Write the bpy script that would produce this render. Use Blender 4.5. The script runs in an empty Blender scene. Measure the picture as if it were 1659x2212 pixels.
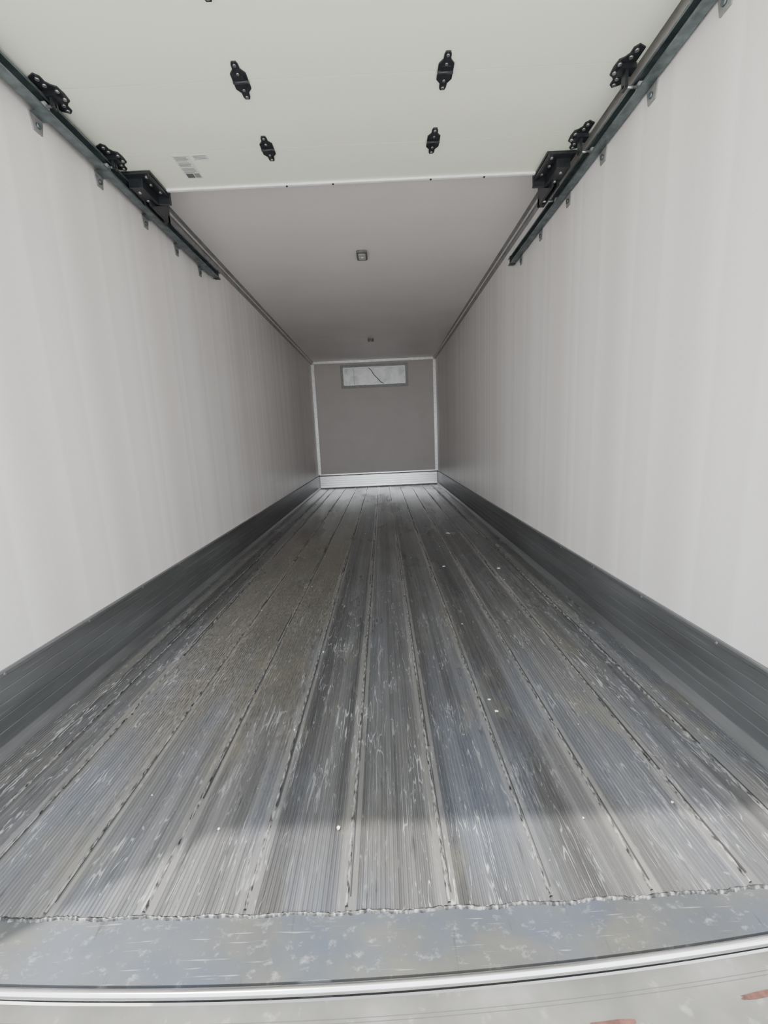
import bpy, bmesh, math, random
from mathutils import Matrix, Vector
random.seed(4)
sc=bpy.context.scene
COL=sc.collection

# ---------------------------------------------------------------- helpers
class MB:
    def __init__(s): s.v=[];s.f=[];s.m=[];s.sm=[]
    def add(s,vs,fs,m=0,smooth=False):
        o=len(s.v); s.v+= [tuple(v) for v in vs]
        for f in fs: s.f.append([o+i for i in f]); s.m.append(m); s.sm.append(smooth)
    def box(s,a,b,m=0):
        x0,y0,z0=a;x1,y1,z1=b
        s.add([(x0,y0,z0),(x1,y0,z0),(x1,y1,z0),(x0,y1,z0),(x0,y0,z1),(x1,y0,z1),(x1,y1,z1),(x0,y1,z1)],
              [(0,3,2,1),(4,5,6,7),(0,1,5,4),(1,2,6,5),(2,3,7,6),(3,0,4,7)],m)
    def cyl(s,c,r,h,ax=2,n=16,m=0,r2=None):
        r2=r if r2 is None else r2
        vs=[]
        for k,(rr,hh) in enumerate(((r,0),(r2,h))):
            for i in range(n):
                a=2*math.pi*i/n; p=[0,0,0]
                p[(ax+1)%3]=rr*math.cos(a);p[(ax+2)%3]=rr*math.sin(a);p[ax]=hh
                vs.append((c[0]+p[0],c[1]+p[1],c[2]+p[2]))
        fs=[tuple(range(n))[::-1],tuple(range(n,2*n))]
        s.add(vs,fs,m)
        o=len(s.v)-2*n
        for i in range(n):
            j=(i+1)%n; s.f.append([o+i,o+j,o+n+j,o+n+i]); s.m.append(m); s.sm.append(True)
    def prism(s,poly,z0,z1,m=0):
        n=len(poly)
        s.add([(x,y,z0) for x,y in poly]+[(x,y,z1) for x,y in poly],
              [tuple(range(n))[::-1],tuple(range(n,2*n))]+[(i,(i+1)%n,n+(i+1)%n,n+i) for i in range(n)],m)
    def extr(s,prof,y0,y1,m=0,ys=None,closed=True):
        ys=ys or [y0,y1]; n=len(prof); vs=[]
        for y in ys: vs+=[(x,y,z) for x,z in prof]
        fs=[]
        for k in range(len(ys)-1):
            for i in range(n if closed else n-1):
                j=(i+1)%n; fs.append((k*n+i,k*n+j,(k+1)*n+j,(k+1)*n+i))
        if closed: fs+= [tuple(range(n))[::-1], tuple(range((len(ys)-1)*n,len(ys)*n))]
        s.add(vs,fs,m)
    def obj(s,name,mats,parent=None,bevel=0,recalc=True):
        me=bpy.data.meshes.new(name); me.from_pydata(s.v,[],s.f)
        for m in mats: me.materials.append(m)
        me.polygons.foreach_set("material_index",s.m); me.polygons.foreach_set("use_smooth",s.sm); me.update()
        if recalc:
            bm=bmesh.new();bm.from_mesh(me);bmesh.ops.recalc_face_normals(bm,faces=bm.faces);bm.to_mesh(me);bm.free()
        o=bpy.data.objects.new(name,me); COL.objects.link(o)
        if parent: o.parent=parent
        if bevel:
            b=o.modifiers.new("bev",'BEVEL'); b.width=bevel;b.segments=2;b.limit_method='ANGLE'
        return o
def empty(name,loc=(0,0,0)):
    e=bpy.data.objects.new(name,None); e.location=(0,0,0); COL.objects.link(e); return e

class NT:
    def __init__(s,name):
        s.mat=bpy.data.materials.new(name); s.mat.use_nodes=True; s.t=s.mat.node_tree
        s.b=s.t.nodes["Principled BSDF"]; s.co=s.t.nodes.new("ShaderNodeTexCoord")
        s.P=s.co.outputs["Object"]
    def n(s,t,**k):
        x=s.t.nodes.new(t)
        for a,b in k.items(): setattr(x,a,b)
        return x
    def lk(s,a,b): s.t.links.new(a,b)
    def map(s,scale,loc=(0,0,0)):
        m=s.n("ShaderNodeMapping"); s.lk(s.P,m.inputs[0]); m.inputs["Scale"].default_value=scale; m.inputs["Location"].default_value=loc; return m.outputs[0]
    def noise(s,scale,loc=(0,0,0),detail=4,dist=0,rough=0.55):
        x=s.n("ShaderNodeTexNoise"); s.lk(s.map(scale,loc),x.inputs["Vector"]); x.inputs["Scale"].default_value=1
        x.inputs["Detail"].default_value=detail; x.inputs["Distortion"].default_value=dist; x.inputs["Roughness"].default_value=rough; return x.outputs["Fac"]
    def ramp(s,fac,pts):
        r=s.n("ShaderNodeValToRGB"); s.lk(fac,r.inputs[0]); e=r.color_ramp.elements
        while len(e)<len(pts): e.new(0.5)
        for i,(p,c) in enumerate(pts):
            e[i].position=p; c=(c,c,c) if isinstance(c,(int,float)) else c; e[i].color=(*c,1)
        return r.outputs[0]
    def mix(s,fac,a,b,mode='MIX'):
        m=s.n("ShaderNodeMix",data_type='RGBA',blend_type=mode)
        for i,v in ((0,fac),(6,a),(7,b)):
            if isinstance(v,(int,float)): m.inputs[i].default_value=v if i==0 else (v,v,v,1)
            elif isinstance(v,tuple): m.inputs[i].default_value=(*v,1)
            else: s.lk(v,m.inputs[i])
        return m.outputs[2]
    def math(s,op,a,b=0,c=0):
        m=s.n("ShaderNodeMath",operation=op)
        for i,v in enumerate((a,b,c)):
            if isinstance(v,(int,float)): m.inputs[i].default_value=v
            else: s.lk(v,m.inputs[i])
        return m.outputs[0]
    def sstep(s,v,a,b):
        m=s.n("ShaderNodeMapRange",interpolation_type='SMOOTHSTEP'); s.lk(v,m.inputs[0]); m.inputs[1].default_value=a; m.inputs[2].default_value=b; return m.outputs[0]
    def bump(s,h,strength=.3,dist=.01,prev=None):
        b=s.n("ShaderNodeBump"); s.lk(h,b.inputs["Height"]); b.inputs["Strength"].default_value=strength; b.inputs["Distance"].default_value=dist
        if prev: s.lk(prev,b.inputs["Normal"])
        s.lk(b.outputs[0],s.b.inputs["Normal"]); return b.outputs[0]
    def set(s,**k):
        for a,v in k.items():
            i=s.b.inputs[{"col":"Base Color","rough":"Roughness","metal":"Metallic","spec":"Specular IOR Level"}[a]]
            if isinstance(v,(int,float)): i.default_value=v
            elif isinstance(v,tuple): i.default_value=(*v,1)
            else: s.lk(v,i)
        return s

def simple(name,col,rough=.5,metal=0,spec=.5,var=.15,ns=30):
    t=NT(name); n=t.noise((ns,ns,ns)); c=t.ramp(n,[(.3,tuple(x*(1-var) for x in col)),(.7,tuple(min(1,x*(1+var)) for x in col))])
    t.set(col=c,rough=rough,metal=metal,spec=spec); return t.mat

# ---------------------------------------------------------------- materials
def wall_mat():
    t=NT("frp_wall")
    bands=t.noise((.0,2.0,.02),detail=0)
    fine=t.noise((60,60,60),detail=2)
    c=t.ramp(bands,[(.25,(.735,.69,.67)),(.40,(.80,.765,.75)),(.43,(.735,.695,.68)),(.52,(.815,.785,.77)),(.54,(.75,.715,.70)),(.66,(.83,.805,.79)),(.68,(.77,.735,.72))])
    c=t.mix(.03,c,t.ramp(fine,[(.4,.4),(.6,.9)]))
    smudge=t.ramp(t.noise((3,2,3),detail=6),[(.62,0.),(.75,.08)])
    c=t.mix(smudge,c,(.5,.48,.45))
    t.set(col=c,rough=.40,spec=.5)
    h=t.noise((.0,2.4,.05),detail=0)
    t.bump(h,.35,.02)
    return t.mat
M_wall=wall_mat()
def ceil_mat():
    t=NT("frp_ceiling"); c=t.ramp(t.noise((.6,1.6,1),detail=2),[(.3,(.79,.75,.735)),(.7,(.84,.805,.79))]); t.set(col=c,rough=.38,spec=.5); t.bump(t.noise((.3,2.0,1),detail=0),.15,.02); return t.mat
M_ceil=ceil_mat()
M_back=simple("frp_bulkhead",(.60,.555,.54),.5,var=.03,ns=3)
def door_mat():
    t=NT("door_panel"); c=t.ramp(t.noise((.6,3,1),detail=2),[(.3,(.83,.88,.73)),(.7,(.88,.92,.80))])
    sp=t.ramp(t.noise((25,25,25),detail=3),[(.70,0.),(.78,.2)]); c=t.mix(sp,c,(.6,.6,.5)); t.set(col=c,rough=.35,spec=.4); return t.mat
M_door=door_mat()
M_white=simple("white_trim",(.85,.85,.84),.4,var=.05)
M_alu=simple("aluminium_trim",(.86,.86,.86),.38,metal=.5,var=.12,ns=18)
M_bright=simple("bright_aluminium",(.95,.95,.95),.30,metal=.80,var=.06,ns=4)
M_chrome=simple("polished_edge",(.74,.74,.75),.16,metal=.95,var=.08,ns=9)
M_angle=simple("cove_angle",(.36,.36,.36),.35,metal=.6,var=.2,ns=12)
M_steel=simple("galvanised_track",(.14,.17,.18),.42,metal=.6,var=.35,ns=25)
M_tab=simple("track_tab",(.27,.27,.265),.5,metal=.3,var=.2,ns=25)
M_black=simple("black_hinge",(.018,.02,.024),.38,var=.4,ns=60)
M_bolt=simple("zinc_bolt",(.45,.45,.46),.35,metal=.9)
M_dark=simple("dark_gap",(.025,.025,.025),.8)
M_gasket=simple("gasket_grey",(.42,.43,.42),.6)
M_seal=simple("panel_seal",(.18,.19,.17),.6)
M_ext=simple("truck_exterior",(.75,.76,.78),.4,var=.05)

def kick_mat():
    t=NT("scuff_plate"); n=t.noise((8,1.2,9),detail=6); c=t.ramp(n,[(.3,(.16,.163,.168)),(.7,(.25,.255,.263))])
    scr=t.ramp(t.noise((40,3,160),detail=3),[(.64,0.),(.72,.3)]); c=t.mix(scr,c,(.5,.5,.52))
    t.set(col=c,rough=t.ramp(n,[(.3,.32),(.7,.48)]),metal=.7); t.bump(t.noise((3,3,60),detail=3),.10,.002); return t.mat
M_kick=kick_mat()

S0=-.0125; SP=.2265
def floor_mat(name="floor_extrusion",sill=False):
    t=NT(name)
    sep=t.n("ShaderNodeSeparateXYZ"); t.lk(t.P,sep.inputs[0]); X,Y=sep.outputs[0],sep.outputs[1]
    big=t.noise((1.3,.5,1),detail=5)
    base=t.ramp(big,[(.3,(.14,.14,.14)),(.5,(.175,.175,.177)),(.7,(.22,.223,.228))])
    near=t.math('SUBTRACT',1,t.sstep(Y,1.2,2.8))
    if not sill:
        u=t.math('DIVIDE',t.math('ADD',X,-S0+SP*10),SP)
        pl=t.math('FLOOR',u); fr=t.math('FRACT',u)
        wn=t.n("ShaderNodeTexWhiteNoise",noise_dimensions='1D'); t.lk(pl,wn.inputs["W"])
        base=t.mix(.6,base,t.ramp(wn.outputs["Value"],[(0,.78),(1,1.22)]),'MULTIPLY')
        st=t.ramp(t.noise((60,.35,1),detail=3),[(.35,.75),(.5,1.),(.68,1.3)])
        base=t.mix(.8,base,st,'MULTIPLY')
        st2=t.ramp(t.noise((14,.10,1),(3,0,0),detail=2),[(.35,.7),(.65,1.3)])
        base=t.mix(.8,base,st2,'MULTIPLY')
        dd=t.math('ABSOLUTE',t.math('SUBTRACT',fr,.5))
        land=t.sstep(dd,.385,.415)
        base=t.mix(t.math('MULTIPLY',land,t.ramp(t.noise((5,.8,1),(2,2,2)),[(.35,.15),(.65,.75)])),base,(.34,.33,.31))
        wob=t.math('MULTIPLY',t.math('SUBTRACT',t.noise((6,2,1),detail=6),.5),.5)
        Xw=t.math('ADD',X,t.math('MULTIPLY',wob,.4)); Yw=t.math('ADD',Y,t.math('MULTIPLY',wob,3))
        mx=t.math('MULTIPLY',t.sstep(Xw,-.96,-.90),t.math('SUBTRACT',1,t.sstep(Xw,-.29,-.22)))
        my=t.math('MULTIPLY',t.sstep(Yw,1.0,1.7),t.math('SUBTRACT',1,t.sstep(Yw,4.2,6.5)))
        pd=t.math('MULTIPLY',mx,my)
        sp=t.ramp(t.noise((120,30,1),detail=2),[(.40,(.16,.148,.125)),(.6,(.30,.285,.245))])
        base=t.mix(t.math('MULTIPLY',pd,.8),base,sp)
    else:
        base=t.mix(1,base,(.62,.66,.70),'MULTIPLY')
    d1=t.ramp(t.noise((2.2,.6,1),(3.1,0.4,0),detail=6),[(.52,0.),(.66,.5)])
    base=t.mix(d1,base,(.13,.125,.11))
    ox_sky=t.ramp(t.noise((4,1.2,1),(7,2,0),detail=5),[(.48,0.),(.68,.45)])
    k=.6 if sill else 1
    base=t.mix(t.math('MULTIPLY',ox_sky,near),base,(.20*k,.235*k,.30*k))  # blue oxide patches, kept near the opening to paint sky reflection into the colour
    base=t.mix(t.math('MULTIPLY',near,t.ramp(t.noise((5,2.6,1),(1,9,0),detail=6),[(.58,0.),(.72,.4)])),base,(.34*k,.32*k,.22*k))
    def worms(scale,loc,wd,mask_lo,msc=(6,2.2,1)):
        n=t.noise(scale,loc,detail=1,dist=.1)
        a=t.math('ABSOLUTE',t.math('SUBTRACT',n,.5))
        l=t.ramp(a,[(wd*.35,1.),(wd,0.)])
        m=t.ramp(t.noise(msc,(loc[0]+5,2,0),detail=6,rough=.65),[(mask_lo,0.),(mask_lo+.03,1.)])
        return t.math('MULTIPLY',l,m)
    if not sill:
        w1=worms((40,3.6,1),(0,0,0),.014,.54,(12,2.6,1)); w2=worms((80,7,1),(4,7,0),.020,.545,(16,4,1)); w3=worms((60,5,1),(24,17,0),.016,.55,(20,5,1))
        scuff=t.math('MAXIMUM',w1,t.math('MAXIMUM',w2,w3))
        nick=t.ramp(t.noise((240,14,1),(2,2,0),detail=2),[(.67,0.),(.71,.6)])
        amt=t.ramp(t.noise((2.5,.9,1),(0,5,0),detail=4),[(.38,.2),(.60,1.)])
        fade=t.math('SUBTRACT',1,t.sstep(Y,1.8,3.8))
        blot=t.ramp(t.noise((90,60,1),(8,1,0),detail=3),[(.70,0.),(.74,.9)])
        scuff=t.math('MULTIPLY',t.math('MULTIPLY',t.math('MAXIMUM',scuff,t.math('MAXIMUM',nick,blot)),amt),fade)
        scol=(.66,.68,.70)
    else:
        nick=t.ramp(t.noise((30,45,1),(2,2,0),detail=6,rough=.7),[(.56,0.),(.70,.40)])
        scr=t.ramp(t.noise((6,150,1),(2,2,0),detail=2),[(.66,0.),(.70,.4)])
        scuff=t.math('MAXIMUM',nick,scr); scol=(.5,.52,.54)
        base=t.mix(t.ramp(t.noise((3.5,7,1),(3,3,0),detail=7),[(.50,0.),(.64,.35)]),base,(.18,.17,.125))
        base=t.mix(t.ramp(t.noise((4,6,1),(13,3,0),detail=7),[(.48,0.),(.62,.6)]),base,(.08,.10,.14))
    base=t.mix(t.math('MULTIPLY',scuff,.85),base,scol)
    dk=t.ramp(t.noise((45,6,1),(5,5,0),detail=4),[(.62,0.),(.74,.6)])
    base=t.mix(dk,base,(.04,.04,.04))
    r=t.math('ADD',t.ramp(big,[(.3,.22),(.7,.34)]),t.math('MULTIPLY',d1,.2))
    if not sill: r=t.math('SUBTRACT',r,t.math('MULTIPLY',t.sstep(Y,3.5,7.5),.08))
    else: r=t.math('ADD',r,.16)
    t.set(col=base,rough=r,metal=.6,spec=.4)
    t.bump(t.noise((60,12,1),detail=4),.2,.0012)
    return t.mat
M_floor=floor_mat()
M_sill=floor_mat("sill_plate",True)
def weld_mat():
    t=NT("weld_bead"); c=t.ramp(t.noise((160,40,1),detail=3),[(.36,.05),(.46,.25),(.62,.55)]); t.set(col=c,rough=.34,metal=.7); t.bump(t.noise((150,150,150)),.4,.002); return t.mat
M_weld=weld_mat()
def weld2_mat():
    t=NT("sill_weld"); c=t.ramp(t.noise((90,90,1),detail=3),[(.38,.025),(.5,.07),(.64,.24)]); t.set(col=c,rough=.42,metal=.6); t.bump(t.noise((150,150,150)),.4,.002); return t.mat
M_weld2=weld2_mat()
def plat_mat():
    t=NT("bumper_plate"); n=t.noise((5,5,1),detail=8); c=t.ramp(n,[(.3,(.085,.085,.08)),(.55,(.13,.13,.122)),(.7,(.18,.178,.17))])
    c=t.mix(t.ramp(t.noise((30,30,1),detail=5),[(.6,0.),(.72,.4)]),c,(.30,.30,.28)); t.set(col=c,rough=.6,metal=.2); t.bump(n,.3,.003); return t.mat
M_plat=plat_mat()
M_rust=simple("red_rust",(.075,.030,.022),.8,var=.5,ns=50)

# ---------------------------------------------------------------- dimensions
XW=1.25; L=8.728; H=2.559; KZ=.277; Y0=.46; T=.07
m=MB(); m.box((-XW-T,Y0,-.25),(-XW,L+T,H+T)); m.obj("wall_left",[M_wall])
m=MB(); m.box((XW,Y0,-.25),(XW+T,L+T,H+T)); m.obj("wall_right",[M_wall])
m=MB(); m.box((-XW,Y0,H),(XW,L+T,H+T)); m.obj("ceiling",[M_ceil])
wx0,wx1,wz0,wz1=-.615,.635,2.075,2.42
m=MB()
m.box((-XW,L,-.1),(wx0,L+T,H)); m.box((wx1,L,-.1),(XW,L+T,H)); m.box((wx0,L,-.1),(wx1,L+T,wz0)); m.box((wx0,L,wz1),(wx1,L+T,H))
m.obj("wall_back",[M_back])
m=MB(); m.box((-XW-T,Y0-.04,2.50),(XW+T,Y0,H+T)); m.box((-XW-T,Y0-.04,-.2),(-XW+.05,Y0,2.50)); m.box((XW-.05,Y0-.04,-.2),(XW+T,Y0,2.50))
m.obj("rear_door_frame",[M_ext])

# ---------------------------------------------------------------- refrigeration unit opening
w=empty("reefer_unit_opening")
m=MB(); fw=.055
m.box((wx0-fw,L-.018,wz0-fw),(wx0,L,wz1+fw)); m.box((wx1,L-.018,wz0-fw),(wx1+fw,L,wz1+fw)); m.box((wx0,L-.018,wz0-fw),(wx1,L,wz0)); m.box((wx0,L-.018,wz1),(wx1,L,wz1+fw))
m.obj("frame",[M_gasket],w,bevel=.003)
m=MB()
m.box((wx0,L-.022,wz0),(wx0+.010,L+.12,wz1)); m.box((wx1-.010,L-.022,wz0),(wx1,L+.12,wz1)); m.box((wx0,L-.022,wz1-.010),(wx1,L+.12,wz1)); m.box((wx0,L-.022,wz0),(wx1,L+.12,wz0+.010))
m.obj("reveal",[M_alu],w)
def sheet_mat():
    t=NT("unit_sheet"); n=t.noise((5,1,4),detail=6,dist=.6); c=t.ramp(n,[(.3,(.62,.64,.66)),(.5,(.85,.86,.87)),(.66,(.98,.98,.98))]); t.set(col=c,rough=.4,metal=.25); return t.mat
m=MB(); m.box((wx0,L+.035,wz0),(wx1,L+.045,wz1))
for x in (-.43,-.05,.33): m.box((x-.004,L+.031,wz0),(x+.004,L+.035,wz1))
m.obj("backing_sheet",[sheet_mat()],w)
def curve(name,pts,r,mat,parent=None,res=3):
    c=bpy.data.curves.new(name,'CURVE'); c.dimensions='3D'; c.bevel_depth=r; c.bevel_resolution=res
    s=c.splines.new('NURBS'); s.points.add(len(pts)-1); s.order_u=4; s.use_endpoint_u=True
    for p,q in zip(s.points,pts): p.co=(*q,1)
    c.materials.append(mat); o=bpy.data.objects.new(name,c); COL.objects.link(o)
    if parent:o.parent=parent
    return o
curve("wire",[(-.12,L+.03,2.42),(-.05,L+.01,2.38),(-.02,L+.01,2.28),(.08,L+.01,2.2),(.13,L+.01,2.12),(.2,L+.03,2.09)],.006,M_dark,w)
curve("wire_b",[(-.42,L+.03,2.41),(-.38,L+.02,2.3),(-.42,L+.02,2.2),(-.40,L+.03,2.09)],.004,M_gasket,w)

# ---------------------------------------------------------------- scuff plates (baseboards)
def kick_profile(sgn):
    pts=[(sgn*XW,0)]
    xo=lambda d: sgn*(XW-d)
    pts.append((xo(.040),0)); pts.append((xo(.030),.005)); pts.append((xo(.020),.016)); pts.append((xo(.0125),.030))
    z=.034
    while z<.23:
        pts+=[(xo(.012),z),(xo(.012),z+.040),(xo(.0105),z+.042),(xo(.0105),z+.044)]; z+=.046
    pts+=[(xo(.012),KZ-.02),(xo(.016),KZ-.016),(xo(.016),KZ-.004),(xo(.010),KZ),(sgn*XW,KZ)]
    return pts
for sgn,nm in((-1,"baseboard_left"),(1,"baseboard_right")):
    m=MB(); m.extr(kick_profile(sgn),Y0+.02,L)
    y=.9
    while y<L-.3:
        a=sgn*(XW-.014); m.cyl((a if sgn<0 else a-.003,y,KZ-.010),.005,.003,0,10,1); y+=.42
    m.obj(nm,[M_kick,M_bolt])
m=MB()
prof=[(L,0),(L-.03,0),(L-.016,.018)]
z=.03
while z<.25: prof+=[(L-.014,z),(L-.014,z+.03),(L-.006,z+.033),(L-.006,z+.042)]; z+=.045
prof+=[(L-.016,KZ+.0),(L-.016,KZ+.02),(L,KZ+.02)]
n=len(prof); vs=[(-XW+.017,y,z) for y,z in prof]+[(XW-.017,y,z) for y,z in prof]
m.add(vs,[tuple(range(n)),tuple(range(n,2*n))[::-1]]+[(i,n+i,n+(i+1)%n,(i+1)%n) for i in range(n)])
m.obj("baseboard_back",[M_bright])

# ---------------------------------------------------------------- trims
for i,sgn in enumerate((-1,1)):
    m=MB(); a=sgn*XW; f=lambda d: a-sgn*d
    m.extr([(a,H),(f(.045),H),(f(.045),H-.004),(f(.030),H-.008),(f(.008),H-.030),(f(.004),H-.055),(a,H-.055)],Y0+.1,L)
    m.extr([(f(.022),H-.014),(f(.015),H-.021),(f(.019),H-.026),(f(.027),H-.018)],Y0+.1,L,2)
    y=1.0
    while y<L:
        m.cyl((f(.038),y,H-.008),.004,.004,2,8,1); y+=.3
    m.obj("trim_%d"%(i+1),[M_angle,M_bolt,M_alu])
m=MB(); m.box((-XW+.045,L-.03,H-.045),(XW-.045,L,H)); m.box((-XW+.045,L-.036,H-.05),(XW-.045,L-.03,H-.038)); m.obj("trim_3",[M_alu],bevel=.004)
for i,sgn in enumerate((-1,1)):
    m=MB(); x0=sgn*XW; x1=sgn*(XW-.05)
    m.box((min(x0,x1),L-.012,KZ+.02),(max(x0,x1),L,H-.05),0)
    m.box((min(x0,sgn*(XW-.012)),L-.05,KZ+.005),(max(x0,sgn*(XW-.012)),L-.012,H-.055),0)
    z=.4
    while z<2.5:
        m.cyl((sgn*(XW-.03),L-.016,z),.007,.005,1,8,1); z+=.18
    m.obj("trim_%d"%(i+4),[M_alu,M_bolt])

# ---------------------------------------------------------------- floor
m=MB()
seams=[-1.045]+[S0+SP*k for k in range(-4,5)]+[1.085]
edges=[-XW]+seams+[XW]
RIB=.0105
prof=[(-XW,-.05)]
for a,b in zip(edges[:-1],edges[1:]):
    g=.004
    x=a+g; prof.append((a+.0005,-.005)); prof.append((x,-.0015))
    smooth_w=.022
    prof.append((a+smooth_w,0)) ; x=a+smooth_w
    while x+RIB<b-smooth_w*.6:
        prof+=[(x+RIB*.22,-.0026),(x+RIB*.46,-.0026),(x+RIB*.68,0),(x+RIB,0)]; x+=RIB
    prof+=[(b-g,-.0012),(b-.0005,-.005)]
prof.append((XW,-.05))
def yfront(x): return .735+.022*x*x+ (-.002*x)
n=len(prof)
ys=[None,1.2,2,3,4,5,6,7,8,L]
vs=[]
for y in ys:
    for x,z in prof: vs.append((x,yfront(x) if y is None else y,z))
fs=[]
for k in range(len(ys)-1):
    for i in range(n-1): fs.append((k*n+i,k*n+i+1,(k+1)*n+i+1,(k+1)*n+i))
m.add(vs,fs,0)
def bead(x0,ya,yb,step,amp,wd,mat=1):
    y=ya; rows=[]; ph=random.random()*10
    on=True; nxt=ya+random.uniform(.3,.9)
    while y<yb:
        if y>nxt:
            on=not on; nxt=y+(random.uniform(.04,.15) if not on else random.uniform(.3,1.2))
        ww=wd*(.8+.4*random.random())*(1 if on else .35); h=.003*(.6+.6*random.random())*(1 if on else .1)
        cx=x0+amp*(math.sin(y*9+ph)*.5+random.uniform(-.4,.4))
        rows.append((cx,y,ww,h)); y+=step*random.uniform(.7,1.3)
    vs=[];fs=[]
    for cx,y,ww,h in rows:
        vs+=[(cx-ww,y,-.002),(cx-ww*.5,y,h*.8),(cx+ww*.5,y,h),(cx+ww,y,-.002)]
    for k in range(len(rows)-1):
        for i in range(3): fs.append((4*k+i,4*k+i+1,4*k+5+i,4*k+4+i))
    m.add(vs,fs,mat,True)
def gap(x0,ya,yb,pr=.85):
    y=ya
    while y<yb:
        l=random.uniform(.1,.7); ww=random.uniform(.0012,.0024)
        if random.random()<pr:
            m.add([(x0-ww,y,.0012),(x0+ww,y,.0012),(x0+ww*.6,y+l,.0012),(x0-ww*.6,y+l,.0012)],[(0,1,2,3)],2)
        if random.random()<.25:
            k=random.uniform(.003,.006); m.cyl((x0+random.uniform(-.004,.004),y,0),k,.003,2,7,2,k*.5)
        y+=l+random.uniform(0,.05)
for x in seams:
    big=abs(x)>1.0
    bead(x,yfront(x)+.01,3.2,.009,.0016,.0042 if not big else .007)
    bead(x,3.2,L-.02,.05,.002,.0036 if not big else .005)
    gap(x+.0068,yfront(x)+.03,L-.05)
    gap(x-.0068,2.0,L-.05,.4)
rows=[];x=-XW+.01
while x<XW-.01:
    rows.append((x,yfront(x)-.001+.002*math.sin(x*37)+random.uniform(-.0015,.0015),random.uniform(.002,.005),random.uniform(.001,.003))); x+=.006
vs=[];fs=[]
for x,y,ww,h in rows: vs+=[(x,y-ww,-.004),(x,y-ww*.4,h),(x,y+ww*.4,h),(x,y+ww,-.002)]
for k in range(len(rows)-1):
    for i in range(3): fs.append((4*k+i,4*k+4+i,4*k+5+i,4*k+i+1))
m.add(vs,fs,3,True)
m.obj("floor",[M_floor,M_weld,M_dark,M_weld2],recalc=False)

# ---------------------------------------------------------------- sill plate, polished edge, bumper
def ybar(x): return .612+.05*x*x+ .014*x
s=empty("door_sill")
m=MB(); vs=[];fs=[]; N=40
for i in range(N+1):
    x=-XW+.0+2*XW*i/N; vs+=[(x,ybar(x)+.012,-.006),(x,yfront(x),-.003),(x,yfront(x),-.05),(x,ybar(x)+.012,-.05)]
for i in range(N):
    for j in range(4): fs.append((4*i+j,4*i+4+j,4*i+4+(j+1)%4,4*i+(j+1)%4))
m.add(vs,fs); m.obj("plate",[M_sill],s)
m=MB(); vs=[];fs=[]; K=12
for i in range(N+1):
    x=-XW+2*XW*i/N
    for j in range(K):
        a=2*math.pi*j/K; vs.append((x,ybar(x)+.0080*math.cos(a),-.008+.0080*math.sin(a)))
for i in range(N):
    for j in range(K): fs.append((K*i+j,K*i+K+j,K*i+K+(j+1)%K,K*i+(j+1)%K))
m.add(vs,fs,0,True); m.obj("edge_bar",[M_chrome],s)
m=MB(); vs=[];fs=[]
BX=1.19
for i in range(N+1):
    x=-BX+2*BX*i/N; vs+=[(x,.25,-.030),(x,ybar(x)-.004,-.030),(x,ybar(x)-.004,-.16),(x,.25,-.16)]
for i in range(N):
    for j in range(4): fs.append((4*i+j,4*i+4+j,4*i+4+(j+1)%4,4*i+(j+1)%4))
m.add(vs,fs)
bp=m.obj("rear_bumper",[M_plat])
m=MB()
for off in (.03,.036):
    vs=[];fs=[]
    for i in range(N+1):
        x=-BX+2*BX*i/N; y=ybar(x)-off; vs+=[(x,y,-.0295),(x,y-.0008,-.0295)]
    for i in range(N): fs.append((2*i,2*i+2,2*i+3,2*i+1))
    m.add(vs,fs,2)
def patch(cx,cy,lx,ly,rot):
    pts=[];n=22
    for i in range(n):
        a=2*math.pi*i/n; r=1+random.uniform(-.15,.15); x=lx*r*math.copysign(abs(math.cos(a))**.5,math.cos(a)); y=ly*r*math.copysign(abs(math.sin(a))**.6,math.sin(a))
        pts.append((cx+x*math.cos(rot)-y*math.sin(rot),cy+x*math.sin(rot)+y*math.cos(rot)))
    m.add([(x,y,-.0290) for x,y in pts],[tuple(range(n))],1)
patch(.77,.592,.040,.0045,.12); patch(.47,.560,.045,.005,.06)
m.obj("rust_marks",[M_dark,M_rust,simple("scored_line",(.07,.07,.07),.7)],bp)

# ---------------------------------------------------------------- overhead door
DZ=2.44; DY1=2.63; DX=1.20
door=empty("door_1")
ysd=[.75,1.14,1.535,1.93,2.325,DY1-.02]
m=MB()
for a,b in zip(ysd[:-1],ysd[1:]):
    m.box((-DX,a+.0018,DZ),(DX,b-.0018,DZ+.045),0)
    m.box((-DX+.002,b-.004,DZ+.003),(DX-.002,b+.004,DZ+.04),1)
m.obj("panels",[M_door,M_seal],door)
m=MB(); m.box((-DX,DY1-.02,DZ-.010),(DX,DY1-.004,DZ+.05)); m.box((-DX,DY1-.004,DZ-.003),(DX,DY1+.012,DZ+.02))
m.obj("bottom_rail",[M_white],door,bevel=.002)
m=MB()
for x,y,l in [(-.36,DY1-.012,.004),(.45,DY1-.012,.004),(.75,DY1-.012,.003),(-.1,DY1-.012,.003)]: m.cyl((x,y,DZ-.013),.006,.004,2,10)
m.obj("rail_screws",[M_dark],door)
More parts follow.
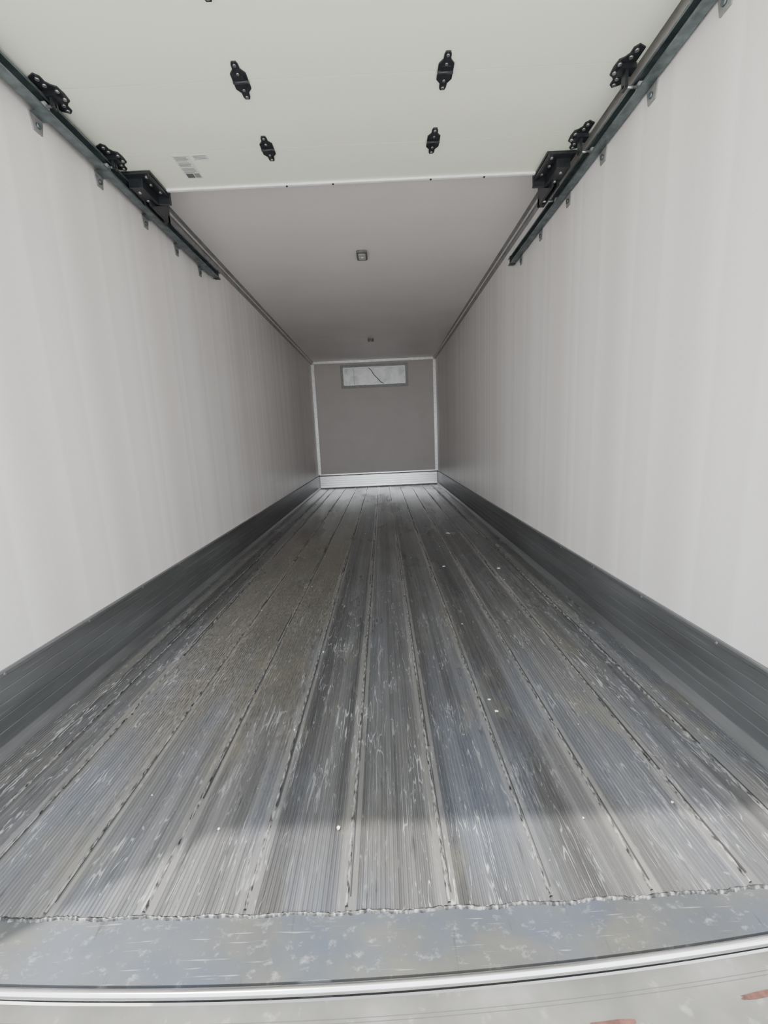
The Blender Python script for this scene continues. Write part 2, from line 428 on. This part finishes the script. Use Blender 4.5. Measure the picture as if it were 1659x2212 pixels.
def hinge(name,cx,cy,flip=1,Lh=.088,Wd=.031,mat=M_black):
    m=MB()
    poly=[(-.009,-Lh),(.009,-Lh),(.014,-Lh+.012),(.015,-Lh*.62),(Wd,-Lh*.40),(Wd,Lh*.40),(.015,Lh*.62),(.014,Lh-.012),(.009,Lh),(-.009,Lh),(-.014,Lh-.012),(-.015,Lh*.62),(-Wd,Lh*.40),(-Wd,-Lh*.40),(-.015,-Lh*.62),(-.014,-Lh+.012)]
    poly=[(cx+x,cy+y) for x,y in poly]
    m.prism(poly,DZ-.005,DZ,0)
    m.cyl((cx-Wd,cy,DZ-.006),.0065,Wd*2,0,12,0)
    m.box((cx-.018,cy-.028,DZ-.008),(cx+.018,cy+.028,DZ-.005),0)
    for s_ in (-1,1):
        m.cyl((cx,cy+s_*(Lh-.013),DZ-.009),.0065,.004,2,8,1)
        m.cyl((cx,cy+s_*.038,DZ-.010),.006,.004,2,8,1)
    return m.obj(name,[mat,M_bolt],door)
k=0
for y in ysd[1:-1]:
    for x in (-.387,.428):
        k+=1; hinge("hinge_%d"%k,x,y)
TRX={-1:1.195,1:1.218}; TRZ={-1:2.392,1:2.362}
def side_hinge(name,sgn,y):
    m=MB()
    def P_(u,v): return (sgn*(1.185-u),y+v)
    poly=[P_(u,v) for u,v in [(0,-.085),(.03,-.10),(.046,-.085),(.046,-.060),(.058,-.045),(.074,-.035),(.078,.0),(.074,.035),(.058,.045),(.046,.060),(.046,.085),(.03,.10),(0,.085)]]
    m.prism(poly,DZ-.005,DZ,0)
    m.box((min(sgn*1.13,sgn*1.19),y-.022,DZ-.022),(max(sgn*1.13,sgn*1.19),y+.022,DZ-.005),0)
    for u,v in ((.03,-.08),(.03,.08),(.062,-.02),(.062,.02),(.035,-.05),(.035,.05)):
        x_,y_=P_(u,v); m.cyl((x_,y_,DZ-.011),.008,.006,2,10,1)
    a=sgn*1.15; b=sgn*TRX[sgn]; zz=TRZ[sgn]+.004
    m.cyl((min(a,b),y,zz),.006,abs(b-a),0,10,1)
    m.cyl((b-.007,y,zz),.017,.014,0,18,2)
    m.box((min(sgn*1.15,sgn*1.162),y-.015,zz-.010),(max(sgn*1.15,sgn*1.162),y+.015,DZ-.02),0)
    m.obj(name,[M_black,M_bolt,M_gasket],door)
k=0
for y in (1.14,1.535,1.95,2.335):
    for sgn in (-1,1):
        k+=1; side_hinge("side_hinge_%d"%k,sgn,y)
for i,sgn in enumerate((-1,1)):
    m=MB()
    bx=lambda a,b,c,d,e,f,mt=0: m.box((min(sgn*a,sgn*b),c,e),(max(sgn*a,sgn*b),d,f),mt)
    bx(1.035,1.19,2.44,2.645,DZ-.016,DZ-.002)
    bx(1.04,1.052,2.44,2.645,DZ-.030,DZ-.012)
    bx(1.035,1.185,2.645,2.66,DZ-.060,DZ+.05)
    bx(1.10,1.175,2.48,2.66,DZ-.060,DZ-.012)
    bx(1.125,1.137,2.60,2.82,DZ-.085,DZ+.02)
    bx(1.155,1.165,2.60,2.82,DZ-.085,DZ+.02)
    bx(1.125,1.165,2.79,2.82,DZ-.085,DZ-.04)
    for u,v in ((1.07,2.47),(1.07,2.61),(1.085,2.54)): m.cyl((sgn*u,v,DZ-.022),.009,.008,2,10,1)
    for u,v in ((1.14,2.52),(1.14,2.60)): m.cyl((sgn*u,v,DZ-.066),.009,.008,2,10,1)
    m.cyl((min(sgn*1.13,sgn*1.2),2.77,TRZ[sgn]+.004),.007,.07,0,10,1)
    m.cyl((sgn*TRX[sgn]-.007,2.77,TRZ[sgn]+.004),.017,.014,0,18,2)
    m.obj("corner_bracket_%d"%(i+1),[M_black,M_bolt,M_gasket],door,bevel=.003)
def label_mat():
    t=NT("label_paper"); c=t.ramp(t.noise((40,40,1)),[(.3,(.66,.68,.66)),(.7,(.76,.78,.76))]); t.set(col=c,rough=.3); return t.mat
m=MB(); z=DZ-.0008
m.box((-.875,2.345,z),(-.79,2.53,DZ),0); m.box((-.775,2.345,z),(-.70,2.385,DZ),0)
zz=z-.0004
for i in range(15):
    y=2.355+i*.0088; x1=-.80-random.uniform(0,.02)
    if i in (4,9): continue
    m.box((-.868,y,zz),(x1,y+.004,z),1)
m.box((-.868,2.487,zz),(-.83,2.522,z),2); m.box((-.826,2.487,zz),(-.797,2.522,z),1)
for i in range(3): m.box((-.77,2.352+i*.010,zz),(-.71,2.356+i*.010,z),1)
m.obj("warning_label",[label_mat(),simple("label_ink",(.25,.27,.25),.5),simple("label_dark",(.10,.11,.11),.5)],door)

for sgn in (-1,1):
    m=MB(); X=TRX[sgn]; Z=TRZ[sgn]; y0,y1=.7,(3.75 if sgn<0 else 3.66)
    a=lambda d: sgn*(X+d)
    m.extr([(a(-.020),Z+.030),(a(.022),Z+.030),(a(.022),Z-.024),(a(-.020),Z-.024),(a(-.020),Z-.014),(a(-.016),Z-.014),(a(-.016),Z-.020),(a(.018),Z-.020),(a(.018),Z+.026),(a(-.016),Z+.026),(a(-.016),Z+.020),(a(-.020),Z+.020)],y0,y1)
    m.extr([(a(.022),Z+.03),(sgn*XW,Z+.03),(sgn*XW,Z+.024),(a(.022),Z+.024)],y0,y1-.02)
    ys_=[1.15,1.56,1.96,2.34,2.75,3.13,3.5] if sgn<0 else [1.15,1.55,1.91,2.28,2.66,3.08,3.48]
    for y in ys_:
        q=[(y-.035,Z-.02),(y+.035,Z-.02),(y+.022,Z-.080),(y-.022,Z-.080)]
        x0=sgn*(XW-.006);x1=sgn*XW
        m.add([(x0,u,v) for u,v in q]+[(x1,u,v) for u,v in q],[(0,1,2,3),(7,6,5,4),(0,4,5,1),(1,5,6,2),(2,6,7,3),(3,7,4,0)],2)
        m.add([(a(.022),y-.035,Z-.022),(x0,y-.035,Z-.022),(x0,y+.035,Z-.022),(a(.022),y+.035,Z-.022)],[(0,1,2,3)],0)
        m.cyl((x0-(.008 if sgn>0 else 0),y,Z-.055),.011,.008,0,6,3)
    m.box((min(a(-.022),a(.024)),y1-.05,Z-.03),(max(a(-.022),a(.024)),y1-.045,Z+.034),1)
    m.obj("track_left" if sgn<0 else "track_right",[M_steel,M_dark,M_tab,M_steel],door)

# ---------------------------------------------------------------- dome lights
M_house=simple("light_housing",(.14,.14,.135),.5)
for x,y in ((.01,3.86),(.0,6.98)):
    m=MB()
    def rr(hx,hy,r,n=5):
        pts=[]
        for cx,cy,a0 in ((hx-r,hy-r,0),(-hx+r,hy-r,90),(-hx+r,-hy+r,180),(hx-r,-hy+r,270)):
            for i in range(n+1):
                a=math.radians(a0+90*i/n); pts.append((x+cx+r*math.cos(a),y+cy+r*math.sin(a)))
        return pts
    m.prism(rr(.045,.085,.02),H-.020,H,0)
    m.prism(rr(.030,.058,.014),H-.026,H-.020,1)
    m.cyl((x,y+.0,H-.030),.012,.004,2,14,2)
    m.obj("dome_light",[M_house,M_gasket,M_white],bevel=.002)

# ---------------------------------------------------------------- floor litter
m=MB()
def scrap(x,y,s):
    n=7; pts=[]
    for i in range(n):
        a=2*math.pi*i/n; r=s*random.uniform(.5,1.2); pts.append((x+r*math.cos(a),y+r*math.sin(a),.0012+random.uniform(0,.003)))
    o=[(p[0],p[1],p[2]+.0015) for p in pts]
    m.add(pts+o,[tuple(range(n))[::-1],tuple(range(n,2*n))]+[(i,(i+1)%n,n+(i+1)%n,n+i) for i in range(n)],0)
for x,y,s in [(.49,1.37,.008),(.48,1.44,.006),(.75,4.2,.03),(.95,3.0,.014),(.55,3.1,.012),(-.05,.93,.006)]+[(random.uniform(-1,1),random.uniform(.9,6),random.uniform(.002,.005)) for _ in range(60)]:
    scrap(x,y,s)
m.obj("paper_scraps",[simple("paper",(.82,.82,.76),.7)])

# ---------------------------------------------------------------- outside ground
m=MB(); m.add([(-40,-40,-1.3),(40,-40,-1.3),(40,40,-1.3),(-40,40,-1.3)],[(0,1,2,3)])
m.obj("ground",[simple("concrete_yard",(.50,.49,.47),.9,var=.15,ns=1)])

# ---------------------------------------------------------------- light
wd=bpy.data.worlds.new("sky"); sc.world=wd; wd.use_nodes=True
bg=wd.node_tree.nodes["Background"]; bg.inputs[0].default_value=(.92,.96,1,1); bg.inputs[1].default_value=5.5
sl=bpy.data.lights.new("sun",'SUN'); sl.energy=11; sl.angle=math.radians(1.0); sl.color=(1,.96,.9)
so=bpy.data.objects.new("sun",sl); COL.objects.link(so)
so.rotation_euler=Vector((.83,.52,-2.5)).to_track_quat('-Z','Y').to_euler()

# ---------------------------------------------------------------- camera
cam=bpy.data.cameras.new("camera"); co=bpy.data.objects.new("camera",cam); COL.objects.link(co); sc.camera=co
cam.sensor_fit='VERTICAL'; cam.sensor_height=36; cam.lens=892.934*36/2212; cam.clip_start=.01
Rm=Matrix.Rotation(.00355,3,'Z')@Matrix.Rotation(math.pi/2-.17925,3,'X')@Matrix.Rotation(-.0453,3,'Z')
co.matrix_world=Matrix.Translation((.1122,0,1.01748))@Rm.to_4x4()
